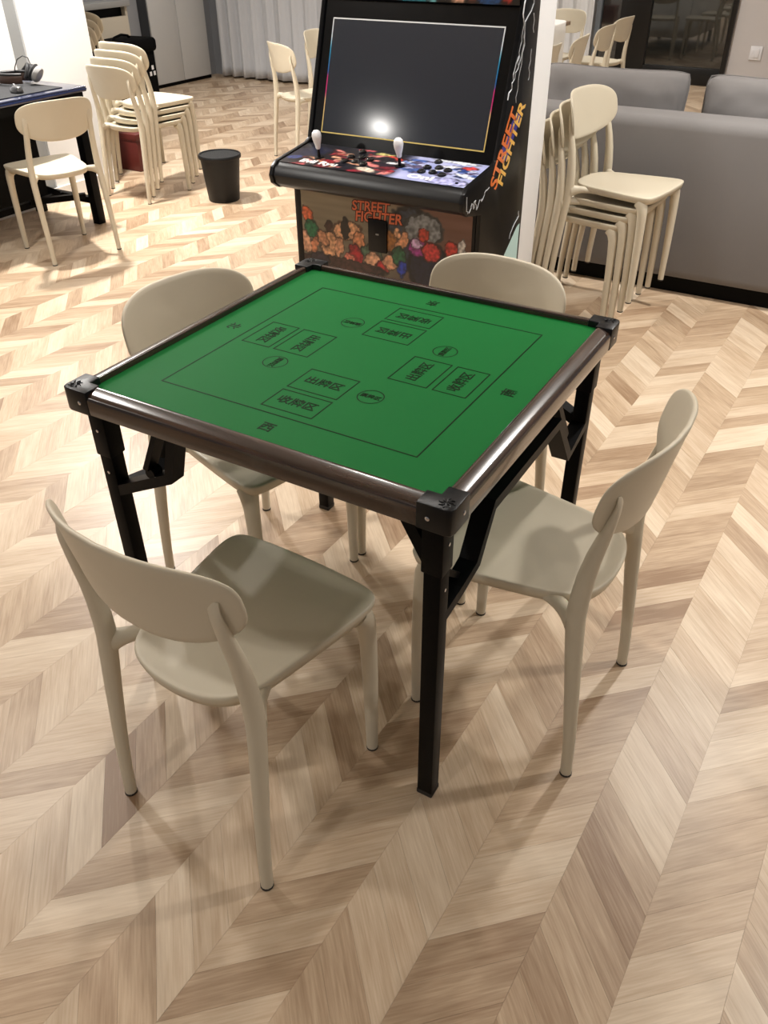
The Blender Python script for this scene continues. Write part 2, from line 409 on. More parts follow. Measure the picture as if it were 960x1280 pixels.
def stack(x, y, deg, n, dy, dz, labels, group, top=(0, 0, 0)):
    a = math.radians(deg)
    for k in range(n):
        e = top if k == n-1 else (0, 0, 0)
        b = a + math.radians(e[2]); f = dy*k + e[0] + .2
        chair(x - math.sin(a)*f + math.sin(b)*.2, y + math.cos(a)*f - math.cos(b)*.2, deg + e[2], labels[k], group, dz*k + e[1])
ORD = ['lowest', 'second lowest', 'second highest', 'topmost']
stack(-.444, 2.35, -94.0, 4, .037, .039, ['beige plastic chair, %s in the stack behind the grey sofa back' % o for o in ORD], 'chairs stacked beside the sofa', (.008, .012, -4))
stack(-3.376, 2.597, -2.5, 4, .043, .036, ['beige plastic chair, %s in the stack beside the white wall end' % o for o in ORD], 'chairs stacked by the white wall')
ORD5 = ['lowest', 'second lowest', 'middle', 'second highest', 'topmost']
stack(-4.75, 3.54, 0, 5, .043, .036, ['beige plastic chair, %s in the shaded stack mostly hidden by white wall' % o for o in ORD5], 'chairs in the shaded stack')
chair(-3.09, 3.94, -29, 'beige plastic chair left of the arcade cabinet, seen from behind', 'chairs behind the arcade cabinet')
chair(-3.27, 4.66, -84, 'beige plastic chair half hidden behind the arcade screen', 'chairs behind the arcade cabinet')
GD = 'chairs around the white clothed table'
chair(-1.48, 6.69, 84, 'beige plastic chair at the clothed table, nearest the black door post', GD)
chair(-1.43, 6.05, 90, 'beige plastic chair at the clothed table, second nearest the door post', GD)
chair(-1.38, 5.29, 97, 'beige plastic chair at the clothed table, low behind the sofa cushion', GD)
chair(-1.38, 4.70, 92, 'beige plastic chair at the clothed table, right beside the white column', GD)
chair(-2.12, 7.06, 172, 'beige plastic chair at the far head of the clothed table by the curtain', GD)

# ------------------------------------------------------------------ the green card table
H, A_ = .763, .418
tb = thing('card_table', 'square folding card table with green printed top and black legs', 'table')
M_RIM = mat_rim(); M_PL = mat('black_corner_plastic', (9, 10, 13), .34, 0, .3, bump=.15, bscale=600); M_CHR = mat('chrome', (200, 200, 205), .2, 1)
M_FELT = mat('green_felt_print', (8, 101, 42), .65, 0, .12, var=.05, vscale=6, bump=.03, bscale=700)
M_INK = mat('dark_green_ink', (8, 32, 6), .6, 0, .1)
FZ = .750
MB().box(-.388, .388, -.388, .388, FZ-.014, FZ).build('playing_surface', M_FELT, tb)
def rotk(k): return Matrix.Rotation(math.pi/2*k, 4, 'Z')
prof = [(-.418, .7165), (-.4185, .721), (-.4185, .7465), (-.4170, .7515), (-.4135, .7555), (-.408, .758), (-.393, .7624), (-.3885, .763), (-.3855, .7618), (-.384, .758), (-.384, .7165)]
for k in range(4):
    r = MB().prism(prof, -.368, .368, 'yz').build('rim_rail', M_RIM, tb, True); r.matrix_local = rotk(k)
    b = MB().prism([(.356, .4198), (.406, .4198), (.4165, .4165), (.4198, .406), (.4198, .356), (.3815, .356), (.3815, .3815), (.356, .3815)], .7145, .7648).build('corner_bracket', M_PL, tb, bevel=.0025)
    b.matrix_local = rotk(k)
    for px_, py_, ax in ((.377, .4200, 'y'), (.4200, .377, 'x')):
        MB().lathe([(.0042, -.002), (.0042, .0006), (.003, .0014), (.0008, .0016)], 12, (px_, py_, .7385), ax).build('screw', M_CHR, b, True)
    em = MB()
    for j in range(8):
        a = j*math.pi/4; c, s = math.cos(a), math.sin(a)
        em.tube([(.4005+c*.0035, .4005+s*.0035, .7652), (.4005+c*.009-s*.003, .4005+s*.009+c*.003, .7655), (.4005+c*.0135, .4005+s*.0135, .7652)], .0010, 6)
    em.build('emblem', M_PL, b, True)
    lg = MB().box(.358, .392, .358, .392, .006, .716).build('leg', M_BLACK, tb, bevel=.003); lg.matrix_local = rotk(k)
    MB().box(.3545, .3955, .3545, .3955, .604, .7155).build('leg_sleeve', M_BLACK, lg, bevel=.003)
    MB().box(.357, .393, .357, .393, 0, .014).build('foot_cap', M_RUB, lg, bevel=.003)
    for zz in (.665, .565):
        MB().lathe([(.0035, -.001), (.0035, .0012), (.002, .0018)], 10, (.375, .3960 if zz > .6 else .3922, zz), 'y').build('screw', M_CHR, lg, True)
    # rail screws on the outer faces
# folding braces: long kinked bar under left and right rails, short knee braces under the near and far rails
for s in (1, -1):
    R = Matrix.Rotation(0 if s > 0 else math.pi, 4, 'Z')
    b = MB().tube([(.375, -.372, .495), (.375, -.30, .505), (.375, -.236, .523), (.375, -.178, .622), (.375, .158, .622), (.375, .255, .490), (.375, .372, .515)], (.0115, .017), 4, square=True, up=(1, 0, 0)).build('folding_brace', M_BLACK, tb); b.matrix_local = R
    b = MB().tube([(.368, .135, .712), (.368, .262, .535)], (.008, .014), 4, square=True, up=(1, 0, 0)).build('brace_strut', M_BLACK, tb); b.matrix_local = R
    b = MB().tube([(.368, -.372, .60), (.368, -.285, .525)], (.006, .010), 4, square=True, up=(1, 0, 0)).build('brace_strut', M_BLACK, tb); b.matrix_local = R
    b = MB().tube([(-.366, -.375, .520), (-.206, -.375, .602), (-.176, -.375, .716)], (.0115, .016), 4, square=True, up=(0, 1, 0)).build('knee_brace', M_BLACK, tb); b.matrix_local = R
    b = MB().tube([(-.262, -.381, .608), (-.212, -.381, .712)], (.006, .015), 4, square=True, up=(0, 1, 0)).build('brace_strut', M_BLACK, tb); b.matrix_local = R
    b = MB().lathe([(.012, -.012), (.012, .012)], 14, (-.256, -.379, .598), 'y').build('brace_hinge', M_BLACK, tb, True); b.matrix_local = R
    b = MB().tube([(.366, -.375, .625), (.316, -.375, .712)], (.0115, .016), 4, square=True, up=(0, 1, 0)).build('knee_brace', M_BLACK, tb); b.matrix_local = R
# printed layout
def outline(x0, x1, y0, y1, w, name, k):
    m = MB(); z0, z1 = FZ-.001, FZ+.0004
    m.box(x0, x1, y0, y0+w, z0, z1).box(x0, x1, y1-w, y1, z0, z1).box(x0, x0+w, y0+w, y1-w, z0, z1).box(x1-w, x1, y0+w, y1-w, z0, z1)
    o = m.build(name, M_INK, tb); o.matrix_local = rotk(k); return o
outline(-.288, .288, -.288, .288, .0027, 'printed_border', 0)
SIDES = ['西', '南', '东', '北']
for k in range(4):
    outline(-.058, .058, -.184, -.096, .0024, 'printed_box', k); outline(-.058, .058, -.268, -.195, .0024, 'printed_box', k)
    c = MB(); n = 48
    for i in range(n):
        for rr in (.0270, .0249): c.v.append((.108+rr*math.cos(2*math.pi*i/n), -.141+rr*math.sin(2*math.pi*i/n), FZ+.0004))
    for i in range(n): j = (i+1) % n; c.f.append((2*i, 2*j, 2*j+1, 2*i+1))
    o = c.build('printed_circle', M_INK, tb, fixn=False); o.matrix_local = rotk(k)
    for body, sz, x, y, bo in (('出牌区', .029, 0, -.140, .0004), ('收牌区', .029, 0, -.2315, .0004), ('摸牌区', .0148, .108, -.141, .0002), (SIDES[k], .031, .004, -.332, .0004)):
        text_mesh(body, sz, 'printed_characters', M_INK, tb, rotk(k) @ Matrix.Translation((x, y, FZ+.0001)), bo)

# ------------------------------------------------------------------ printed sheets
M_PRINT = mat_print('printed_art', .28)
def sheet(name, P0, U, W, su, sv, nu, nv, fn, parent, m=None):
    P0, U, W = Vector(P0), Vector(U), Vector(W); V = []; F = []; C = []
    for j in range(nv+1):
        for i in range(nu+1):
            s, t = su*i/nu, sv*j/nv
            V.append(P0+U*s+W*t); C.append((*lin(fn(s, t)), 1))
    for j in range(nv):
        for i in range(nu):
            a = j*(nu+1)+i; F.append((a, a+1, a+nu+2, a+nu+1))
    o = pyd(name, V, F, m or M_PRINT, parent)
    ca = o.data.color_attributes.new('ink', 'FLOAT_COLOR', 'POINT')
    ca.data.foreach_set('color', [x for c in C for x in c]); return o
def painter(bg, blobs, warp=.006, wscale=60, soft=.18):
    def fn(s, t):
        n1 = noise.noise((s*wscale, t*wscale, 1.3)); n2 = noise.noise((s*wscale, t*wscale, 7.7))
        x, y = s+n1*warp, t+n2*warp; c = bg(s, t)
        for cx, cy, rx, ry, an, col in blobs:
            dx, dy = x-cx, y-cy; ca, sa = math.cos(an), math.sin(an)
            d = ((dx*ca+dy*sa)/rx)**2 + ((-dx*sa+dy*ca)/ry)**2
            if d < 1+soft:
                k = min(1, (1+soft-d)/soft); sh = .62+.38*noise.noise((s*90, t*90, cx*40))*1.2+.12*(1-d)
                sh = max(.25, min(1.15, sh+.25)); sh *= .45 if d > .78 else 1
                c = tuple(a*(1-k)+b*sh*k for a, b in zip(c, col))
        return tuple(max(0, min(255, v)) for v in c)
    return fn

# ------------------------------------------------------------------ arcade cabinet
ar = thing('arcade_cabinet', 'black upright arcade cabinet with dark screen, joysticks and colourful printed panels', 'arcade machine', (-.817, 1.6, 0), math.radians(-.17))
M_CAB = mat('cabinet_black', (6, 6, 8), .32, 0, .25, bump=.08, bscale=400); M_VIN = mat('black_vinyl_edge', (8, 8, 10), .34, 0, .28)
side = [(-.118, 0), (-.118, .606), (-.235, .628), (-.268, .650), (-.276, .680), (-.262, .709), (-.235, .7265), (-.028, .7555), (-.004, .768), (.143, 1.236), (.100, 1.50), (.10, 1.74), (.285, 1.76), (.285, 0)]
for s in (-1, 1):
    MB().prism(side, s*.398, s*.416, 'yz').build('side_panel', M_CAB, ar, bevel=.002)
nose = [(-.10, .60), (-.118, .606), (-.232, .630), (-.262, .652), (-.270, .680), (-.257, .706), (-.232, .722), (-.02, .751), (-.02, .60)]
MB().prism(nose, -.398, .398, 'yz').build('control_deck', M_VIN, ar, True)
MB().box(-.398, .398, -.10, -.085, .0, .60).build('front_board', M_CAB, ar)
MB().box(-.398, .398, .262, .28, 0, 1.75).build('back_board', M_CAB, ar)
MB().box(-.398, .398, .105, .27, 1.715, 1.735).build('top_board', M_CAB, ar)
ct, st = math.cos(.3043), math.sin(.3043)
def onbez(x, s, d=0): return Vector((x, s*st - d*ct, .794 + s*ct + d*st))
def bez_box(name, x0, x1, s0, s1, d0, d1, m, parent=ar, bevel=0):
    o = MB().box(x0, x1, s0, s1, d0, d1).build(name, m, parent, bevel=bevel)
    o.matrix_local = Matrix(((1, 0, 0, 0), (0, st, -ct, 0), (0, ct, st, .794), (0, 0, 0, 1))); return o
bez_box('bezel', -.398, .398, -.045, .462, -.03, -.012, mat('bezel_black', (6, 7, 9), .2, 0, .25))
scr = bez_box('screen', -.354, .354, .001, .399, -.012, -.0105, mat('screen_glass', (40, 45, 54), .12, 0, .5, coat=.3))
def border(s, t, *_): pass
def bcol(f):
    stops = [(0, (214, 190, 110)), (.30, (205, 170, 120)), (.36, (190, 40, 110)), (.50, (190, 40, 110)), (.54, (30, 90, 160)), (.72, (20, 130, 170)), (.84, (190, 200, 210)), (1, (215, 218, 220))]
    for (a, ca), (b, cb) in zip(stops[:-1], stops[1:]):
        if f <= b:
            k = (f-a)/(b-a); return tuple(x*(1-k)+y*k for x, y in zip(ca, cb))
    return stops[-1][1]
bw = .0045
for x0 in (-.355-bw/2, .355-bw/2):
    sheet('screen_border', onbez(x0, 0, -.0095), (1, 0, 0), (0, st, ct), bw, .40, 1, 40, lambda s, t: bcol(t/.40), ar)
for s0 in (-bw/2, .40-bw/2):
    sheet('screen_border', onbez(-.357, s0, -.0095), (1, 0, 0), (0, st, ct), .714, bw, 20, 1, (lambda s, t: bcol(0)) if s0 < .1 else (lambda s, t: bcol(1)), ar)
for x, s in ((-.34, .440), (.352, .438), (.325, .440)):
    o = MB().lathe([(.006, -.012), (.006, -.0095), (.003, -.0085)], 12, (x, s, 0)).build('bezel_screw', M_CHR, ar, True); o.matrix_local = scr.matrix_local.copy()
# marquee sheet above the bezel
mb_ = [(.10, .05, .06, .05, 0, (60, 20, 22)), (.22, .02, .05, .04, .3, (205, 150, 120)), (.27, .06, .05, .05, 0, (190, 120, 95)), (.38, .05, .07, .09, 0, (30, 120, 130)),
       (.46, .07, .03, .09, 0, (110, 180, 185)), (.56, .03, .04, .04, 0, (210, 160, 130)), (.62, .05, .035, .05, 0, (170, 90, 70)), (.68, .06, .06, .08, .2, (25, 70, 120)), (.75, .05, .03, .05, 0, (150, 40, 35))]
sheet('marquee_print', (-.398, .1385, 1.238), (1, 0, 0), (0, -.17, .985), .796, .25, 100, 32, painter(lambda s, t: (12, 13, 16), mb_, .01, 40), ar)
MB().box(-.398, .398, .108, .118, 1.5, 1.735).build('marquee_frame', M_CAB, ar)
# control deck print
UD = Vector((1, 0, 0)); DP = Vector((0, -.232, .7228)); DW = (Vector((0, -.02, .7518))-DP); DL = DW.length; DW = DW.normalized()
def dk(x, y): return (x+.395, (y+.232)/DW.y)
def deckbg(s, t):
    if s < .45:
        return (16, 16, 26)
    k = min(1, max(0, (s-.45)/.06)); n = .5+.5*noise.noise((s*14, t*22, 3)); c = (120+80*n, 130+70*n, 185+40*n)
    return tuple(a*(1-k)+b*k for a, b in zip((16, 16, 26), c))
R_ = random.Random(11); db = []
for _ in range(46):
    s = R_.uniform(.06, .46); col = R_.choice([(150, 30, 45), (110, 20, 35), (205, 120, 115), (30, 26, 40), (20, 18, 26), (190, 90, 95), (60, 20, 30), (205, 150, 120)])
    db.append((s, R_.uniform(.0, DL), R_.uniform(.015, .05), R_.uniform(.006, .016), R_.uniform(-.5, .7), col))
db += [(.07, .13, .09, .05, .5, (22, 26, 52)), (.03, .06, .035, .02, .4, (40, 55, 110)), (.37, .19, .045, .013, -.1, (205, 195, 120)), (.42, .17, .05, .008, -.3, (190, 60, 50)),
       (.37, .035, .05, .018, -.2, (225, 205, 185)), (.44, .10, .06, .016, .1, (35, 25, 38)), (.44, .12, .03, .009, 0, (240, 235, 235))]
for _ in range(30):
    s = R_.uniform(.49, .78); col = R_.choice([(70, 95, 160), (225, 228, 240), (120, 140, 200), (40, 60, 120), (235, 235, 245), (90, 80, 110)])
    db.append((s, R_.uniform(.06, DL), R_.uniform(.015, .05), R_.uniform(.005, .013), R_.uniform(-.3, .3), col))
db += [(.735, .165, .03, .017, .1, (190, 60, 60)), (.66, .205, .10, .012, -.05, (232, 236, 245)), (.71, .03, .08, .03, 0, (172, 172, 220))]
sheet('deck_print', DP+Vector((-.395, 0, .0012)), UD, DW, .79, DL, 150, 44, painter(deckbg, db, .008, 50), ar)
DM = Matrix(((1, 0, 0, 0), (0, DW.y, -DW.z, 0), (0, DW.z, DW.y, 0), (0, 0, 0, 1)))
def deckmat(x, y, h=0):
    t = (y+.232)/DW.y; p = DP + DW*t; n = Vector((0, -DW.z, DW.y)); p = Vector((x, p.y, p.z)) + n*(.0016+h)
    return Matrix.Translation(p) @ DM
M_WH = mat('white_plastic', (235, 235, 238), .3); M_WINK = mat('white_ink', (240, 238, 236), .4); M_BTN = mat('button_black', (14, 15, 17), .15, coat=.8)
text_mesh('Evil Ryu', .042, 'deck_lettering', M_WINK, ar, deckmat(-.235, -.196), .0016, 1.25, shear=.1)
text_mesh('Oni', .046, 'deck_lettering', M_WINK, ar, deckmat(.205, -.196), .0018, 1.5)
for x, y in ((-.262, -.150), (.082, -.128)):
    j = MB().lathe([(.0065, 0), (.0055, .028), (.0055, .040)], 14).build('joystick', M_CAB, ar, True); j.matrix_local = deckmat(x, y)
    MB().lathe([(.004, .030), (.009, .034), (.0105, .045), (.0165, .066), (.0185, .080), (.0165, .092), (.010, .099), (.001, .101)], 20).build('bat_top', M_WH, j, True)
    MB().lathe([(.019, 0), (.019, .002), (.006, .003)], 20).build('dust_washer', M_CAB, j, True)
def button(x, y):
    b = MB().lathe([(.0165, 0), (.0165, .003), (.013, .0045), (.0125, .0045)], 18).build('button', M_CAB, ar, True); b.matrix_local = deckmat(x, y)
    MB().lathe([(.0122, .002), (.0122, .0065), (.010, .008), (.001, .0086)], 18).build('plunger', M_BTN, b, True)
for dx in (0, -.33):
    for x, y in ((.203, -.055), (.187, -.113), (.231, -.104), (.273, -.116), (.186, -.156), (.229, -.150), (.271, -.160)): button(x+dx, y+.004)
o = MB().lathe([(.006, 0), (.006, .002)], 12).build('side_button', M_CAB, ar, True); o.matrix_local = deckmat(.355, -.205)
# front panel print
def pp(u, v): return -.409+(u-369)*.00361+.385, .588-(v-238)*.0031+(u-369)*.00042-.03
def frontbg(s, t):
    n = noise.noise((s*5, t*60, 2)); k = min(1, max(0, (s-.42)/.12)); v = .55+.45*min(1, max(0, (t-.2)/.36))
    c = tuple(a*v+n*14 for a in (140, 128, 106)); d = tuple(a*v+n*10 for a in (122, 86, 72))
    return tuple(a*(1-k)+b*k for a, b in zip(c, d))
FB = [(517, 296, 30, 40, 0, (46, 52, 66)), (532, 284, 24, 20, .1, (128, 132, 136)), (540, 330, 26, 30, 0, (22, 24, 42)),
      (383, 268, 7, 10, .5, (200, 96, 58)), (388, 287, 10, 12, .4, (30, 92, 58)), (380, 303, 7, 16, .3, (200, 148, 116)), (392, 308, 5, 12, -.3, (190, 120, 84)),
      (412, 308, 13, 18, 0, (205, 152, 112)), (404, 300, 7, 12, .5, (186, 130, 96)), (425, 308, 6, 16, -.2, (192, 138, 104)), (413, 284, 6, 7, 0, (60, 34, 26)),
      (436, 288, 20, 12, .1, (214, 160, 120)), (434, 285, 6, 13, 0, (34, 24, 20)), (451, 300, 8, 12, -.3, (200, 134, 94)), (447, 318, 9, 14, .2, (150, 30, 36)),
      (438, 326, 7, 9, 0, (196, 110, 90)), (468, 316, 14, 10, -.3, (70, 96, 74)), (470, 326, 11, 12, .4, (206, 154, 120)), (482, 332, 9, 9, 0, (170, 40, 40)),
      (492, 326, 10, 10, 0, (200, 144, 110)), (493, 300, 10, 13, 0, (150, 96, 44)), (506, 300, 6, 16, -.5, (214, 150, 108)), (500, 288, 4, 6, 0, (220, 165, 125)), (503, 318, 9, 12, 0, (40, 92, 60)),
      (507, 334, 6, 10, 0, (32, 54, 150)), (528, 306, 14, 11, .1, (150, 50, 130)), (542, 310, 12, 12, -.2, (196, 60, 58)), (533, 290, 7, 8, .2, (176, 60, 44)), (524, 302, 6, 6, 0, (214, 180, 220)),
      (566, 307, 8, 11, .2, (186, 60, 50)), (578, 303, 5, 10, 0, (196, 190, 186)), (572, 318, 8, 8, 0, (150, 46, 44)), (427, 332, 60, 8, 0, (60, 36, 32)), (398, 326, 14, 8, 0, (44, 34, 44))]
FB = [(*pp(u, v), rx*.0036, ry*.0032, an, c) for u, v, rx, ry, an, c in FB]
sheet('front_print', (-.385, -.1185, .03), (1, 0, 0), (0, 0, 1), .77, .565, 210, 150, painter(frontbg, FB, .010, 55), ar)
for x0 in (-.398, .385): MB().box(x0, x0+.013, -.1195, -.10, .0, .602).build('front_edge', M_CAB, ar)
XZ = Matrix(((1, 0, 0, 0), (0, 0, -1, 0), (0, 1, 0, 0), (0, 0, 0, 1)))
def front_mat(x, z, rot): return Matrix.Translation((x, -.1192, z)) @ XZ @ Matrix.Rotation(rot, 4, 'Z')
M_OR = mat('logo_orange', (214, 104, 62), .4); M_DK = mat('logo_dark', (60, 18, 14), .4)
for body, x, z, sz in (('STREET', -.055, .570, .052), ('FIGHTER', -.02, .532, .055)):
    text_mesh(body, sz, 'logo_outline', M_DK, ar, front_mat(x, z, .06), .0048, 1.0, shear=.15, depth=.0002)
    text_mesh(body, sz, 'logo_lettering', M_OR, ar, front_mat(x, z, .06) @ Matrix.Translation((0, 0, .0006)), .001, 1.0, shear=.15, depth=.0004)
cp_ = MB().box(-.063, .022, -.126, -.1180, .40, .528).build('coin_plate', M_CAB, ar, bevel=.003)
MB().box(-.027, -.013, -.1272, -.1255, .468, .474).build('coin_slot', mat('slot_grey', (130, 132, 135), .3, .8), cp_)
# right side print: lettering, bolts and a pale corner patch
def side_mat(y, z, ang): 
    c, s = math.cos(ang), math.sin(ang)
    return Matrix(((0, 0, 1, .4166), (c, -s, 0, y), (s, c, 0, z), (0, 0, 0, 1)))
ANG = math.radians(57)
M_YL = mat('side_letter_yellow', (226, 178, 84), .35); M_SO = mat('side_letter_orange', (216, 110, 44), .35); M_BL = mat('side_blue_ink', (44, 44, 132), .4)
for body, y, z, sz, m in (('STREET', .052, .800, .092, M_SO), ('FIGHTER', .116, .805, .082, M_YL)):
    text_mesh(body, sz, 'side_lettering', m, ar, side_mat(y, z, ANG) @ Matrix.Translation((0, 0, .0006)), .0022, .95, shear=-.1)
MB().prism(chaikin([(.02, .80), (.07, .83), (.11, .89), (.17, .91), (.20, .93), (.18, .87), (.14, .83), (.09, .76), (.05, .75)], 1), .4162, .4165, 'yz').build('side_blue_patch', M_BL, ar)
MB().prism([(.03, .31), (.24, .468), (.268, .476), (.268, .30)], .4162, .4166, 'yz').build('side_pale_patch', mat('pale_cyan_ink', (182, 212, 208), .4), ar)
M_BOLT = mat('bolt_white_ink', (226, 230, 235), .4)
def bolt(pts, w):
    pts = [Vector((.4168, y, z)) for y, z in pts]; P = []
    rb = random.Random(len(pts)*31+int(w*1e5))
    for a, b in zip(pts[:-1], pts[1:]):
        P.append(a)
        for k in (.33, .66): q = a.lerp(b, k); P.append(Vector((q.x, q.y+rb.uniform(-.010, .010), q.z+rb.uniform(-.006, .006))))
    P.append(pts[-1])
    MB().tube(P, [(.0006, w*(1-.5*i/len(P))) for i in range(len(P))], 4, square=True, up=(1, 0, 0)).build('side_bolt', M_BOLT, ar)
for p, w in (([(.235, 1.34), (.215, 1.24), (.150, 1.19), (.146, 1.10), (.120, 1.05), (.075, 1.01), (.050, .96)], .0032), ([(.172, 1.30), (.135, 1.245), (.132, 1.15), (.118, 1.10), (.120, 1.06)], .0022),
             ([(.150, 1.19), (.165, 1.12), (.150, 1.06), (.135, .99), (.128, .94)], .0016), ([(.225, 1.21), (.240, 1.15)], .0016), ([(.232, 1.10), (.222, 1.04), (.228, 1.0)], .0016), ([(.12, 1.09), (.09, 1.05), (.085, 1.02)], .0022),
             ([(-.250, .700), (-.246, .652), (-.236, .640)], .0020), ([(-.225, .640), (-.205, .668), (-.190, .645), (-.175, .672), (-.165, .636), (-.14, .665), (-.125, .655), (-.100, .680), (-.06, .690)], .0020),
             ([(.245, .53), (.235, .50), (.19, .47), (.17, .44)], .0020)): bolt(p, w)

# ------------------------------------------------------------------ sofa and its cushions
M_SOFA = mat('grey_velvet', (122, 119, 118), .85, 0, .15, sheen=.08, var=.06, vscale=5, bump=.25, bscale=350)
so = thing('sofa', 'grey fabric sofa seen from behind', 'sofa', (.16, 2.66, 0))
def rbox(x0, x1, y0, y1, z0, z1, name, parent, m=M_SOFA, bev=.045, seg=4): return MB().box(x0, x1, y0, y1, z0, z1).build(name, m, parent, bevel=bev, seg=seg)
rbox(-1.02, 1.12, 0, .24, .075, .765, 'back', so)
rbox(-1.02, 1.12, .22, 1.0, .075, .30, 'seat_base', so)
rbox(-1.02, -.80, .2, 1.0, .075, .60, 'armrest', so); rbox(.90, 1.12, .2, 1.0, .075, .60, 'armrest', so)
rbox(-.80, .05, .24, .98, .29, .44, 'seat_cushion', so); rbox(.05, .90, .24, .98, .29, .44, 'seat_cushion', so)
MB().box(-.98, 1.08, .05, .95, 0, .08).build('dark_base', M_BLACK, so)  # black block stands in for the shade in the gap under the sofa
for x in (-.95, 1.05):
    for y in (.02, .98): MB().lathe([(.02, 0), (.028, .08)], 16, (x, y, 0)).build('foot', M_BLACK, so, True)
def cushion(name, label, cx, cy, cz, w, h, d, tilt, seed):
    n = 28; V = []; F = []
    for side in (1, -1):
        for j in range(n+1):
            for i in range(n+1):
                a, b = 2*i/n-1, 2*j/n-1
                e = (max(0, 1-abs(a)**4.5))**.5*(max(0, 1-abs(b)**4.5))**.5
                pin = (1-.03*(1-abs(b)**2)*abs(a)**3)*(1-.05*abs(b)**8); pin2 = (1-.05*(1-abs(a)**2)*abs(b)**3)*(1-.06*abs(a)**8)
                nz = noise.noise((a*2.2+seed, b*2.2, side))*.014 + .011*noise.noise((a*6, b*4+seed, 2))*abs(a)**.5
                V.append((a*w/2*pin, side*(d/2*e**.8 + nz*e), b*h/2*pin2 + nz*.4*e))
    N1 = (n+1)**2
    for s in (0, 1):
        for j in range(n):
            for i in range(n):
                q = [s*N1+j*(n+1)+i, s*N1+j*(n+1)+i+1, s*N1+(j+1)*(n+1)+i+1, s*N1+(j+1)*(n+1)+i]; F.append(tuple(q[::-1] if s == 0 else q))
    o = pyd(name, V, F, None, None, True)
    bm = bmesh.new(); bm.from_mesh(o.data); bmesh.ops.remove_doubles(bm, verts=bm.verts, dist=.0008); bmesh.ops.recalc_face_normals(bm, faces=bm.faces); bm.to_mesh(o.data); bm.free()
    o.data.materials.append(M_SOFA)
    for p in o.data.polygons: p.use_smooth = True
    o.location = (cx, cy, cz); o.rotation_euler = (tilt, 0, 0)
    # welt along the seam
    pts = []
    for k in range(81):
        t = k/80*4; a, b = (2*t-1, -1) if t <= 1 else (1, 2*(t-1)-1) if t <= 2 else (1-2*(t-2), 1) if t <= 3 else (-1, 1-2*(t-3))
        pin = (1-.03*(1-abs(b)**2)*abs(a)**3)*(1-.05*abs(b)**8); pin2 = (1-.05*(1-abs(a)**2)*abs(b)**3)*(1-.06*abs(a)**8)
        pts.append((a*w/2*pin, 0, b*h/2*pin2))
    MB().tube(pts, .0035, 6, up=(0, 1, 0), cap=False).build('piping', M_SOFA, o, True)
    return tag(o, label, 'cushion', 'loose back cushions on the sofa')
cushion('back_cushion', 'plump grey sofa cushion directly behind the stacked chairs, left one', -.435, 3.02, .672, .72, .46, .20, -.12, 1)
cushion('back_cushion', 'plump grey sofa cushion at the right edge of the photo', .36, 3.02, .672, .74, .46, .20, -.12, 5)

# ------------------------------------------------------------------ waste bin
wb = thing('waste_bin', 'black plastic waste bin on the floor beside the arcade cabinet', 'bin', (-2.84, 2.905, 0))
M_BIN = mat('bin_black', (9, 10, 12), .5, 0, .35, bump=.2, bscale=500)
MB().lathe([(.001, .0), (.095, .0), (.098, .004), (.124, .262), (.119, .262), (.094, .008), (.001, .006)], 40).build('bin_body', M_BIN, wb, True)
MB().lathe([(.1205, .256), (.131, .256), (.134, .262), (.134, .274), (.130, .280), (.122, .280), (.1195, .274)], 40).build('bin_rim', M_BIN, wb, True)

# ------------------------------------------------------------------ desk with its things
dk_ = thing('desk', 'dark blue topped desk with black frame against the white wall', 'desk', (-3.115, 2.19, 0))
M_NAVY = mat('navy_gloss_top', (22, 32, 62), .2, coat=.6)
MB().box(-.61, 0, -1.55, 0, .712, .740).build('desk_top', M_NAVY, dk_, bevel=.006, seg=3)
MB().box(.0, .004, -1.54, -.004, .722, .730).build('edge_strip', mat('edge_blue', (26, 42, 88), .25, coat=.5), dk_)
MB().box(-.60, -.015, -1.53, -.02, .668, .712).build('frame', M_BLACK, dk_)
for x, y in ((-.06, -.045), (-.56, -.045), (-.06, -1.5), (-.56, -1.5)):
    MB().box(x-.026, x+.026, y-.026, y+.026, 0, .668).build('leg', M_BLACK, dk_, bevel=.003)
for y in (-.045, -1.5): MB().box(-.534, -.086, y-.018, y+.018, .115, .15).build('stretcher', M_BLACK, dk_)
MB().box(-.345, -.31, -1.48, -.06, .115, .15).build('stretcher', M_BLACK, dk_)
MB().tube([(-.31, -.09, .15), (-.50, -.50, .40), (-.55, -.62, .50)], .016, 4, square=True).build('brace', M_BLACK, dk_)
MB().tube([(-.13, -.05, .15), (-.31, -.30, .15)], .016, 4, square=True).build('brace', M_BLACK, dk_)
MB().box(-.295, -.28, -1.5, -.19, .17, .668).build('modesty_panel', M_BLACK, dk_)
pad = MB().box(-3.70, -3.17, 1.35, 2.075, .7405, .7445).build('mouse_pad', mat('mouse_pad_cloth', (24, 24, 27), .8, bump=.3, bscale=900), bevel=.0015)
tag(pad, 'black cloth mouse pad on the dark blue desk', 'mouse pad')
ms = thing('computer_mouse', 'small black computer mouse on the mouse pad', 'mouse', (-3.25, 1.84, .7448), math.radians(70))
V = []; F = []
for j in range(13):
    th = math.pi/2*j/12
    for i in range(24):
        a = 2*math.pi*i/24; V.append((.031*math.cos(a)*math.cos(th)**.7, .056*math.sin(a)*math.cos(th)**.7, .034*math.sin(th)*(1-.18*math.sin(a)*math.cos(th))))
for j in range(12):
    for i in range(24): k = (i+1) % 24; F.append((j*24+i, j*24+k, (j+1)*24+k, (j+1)*24+i))
F.append(tuple(reversed(range(24)))); pyd('mouse_body', V, F, mat('mouse_plastic', (34, 34, 37), .25, coat=.4), ms, True)
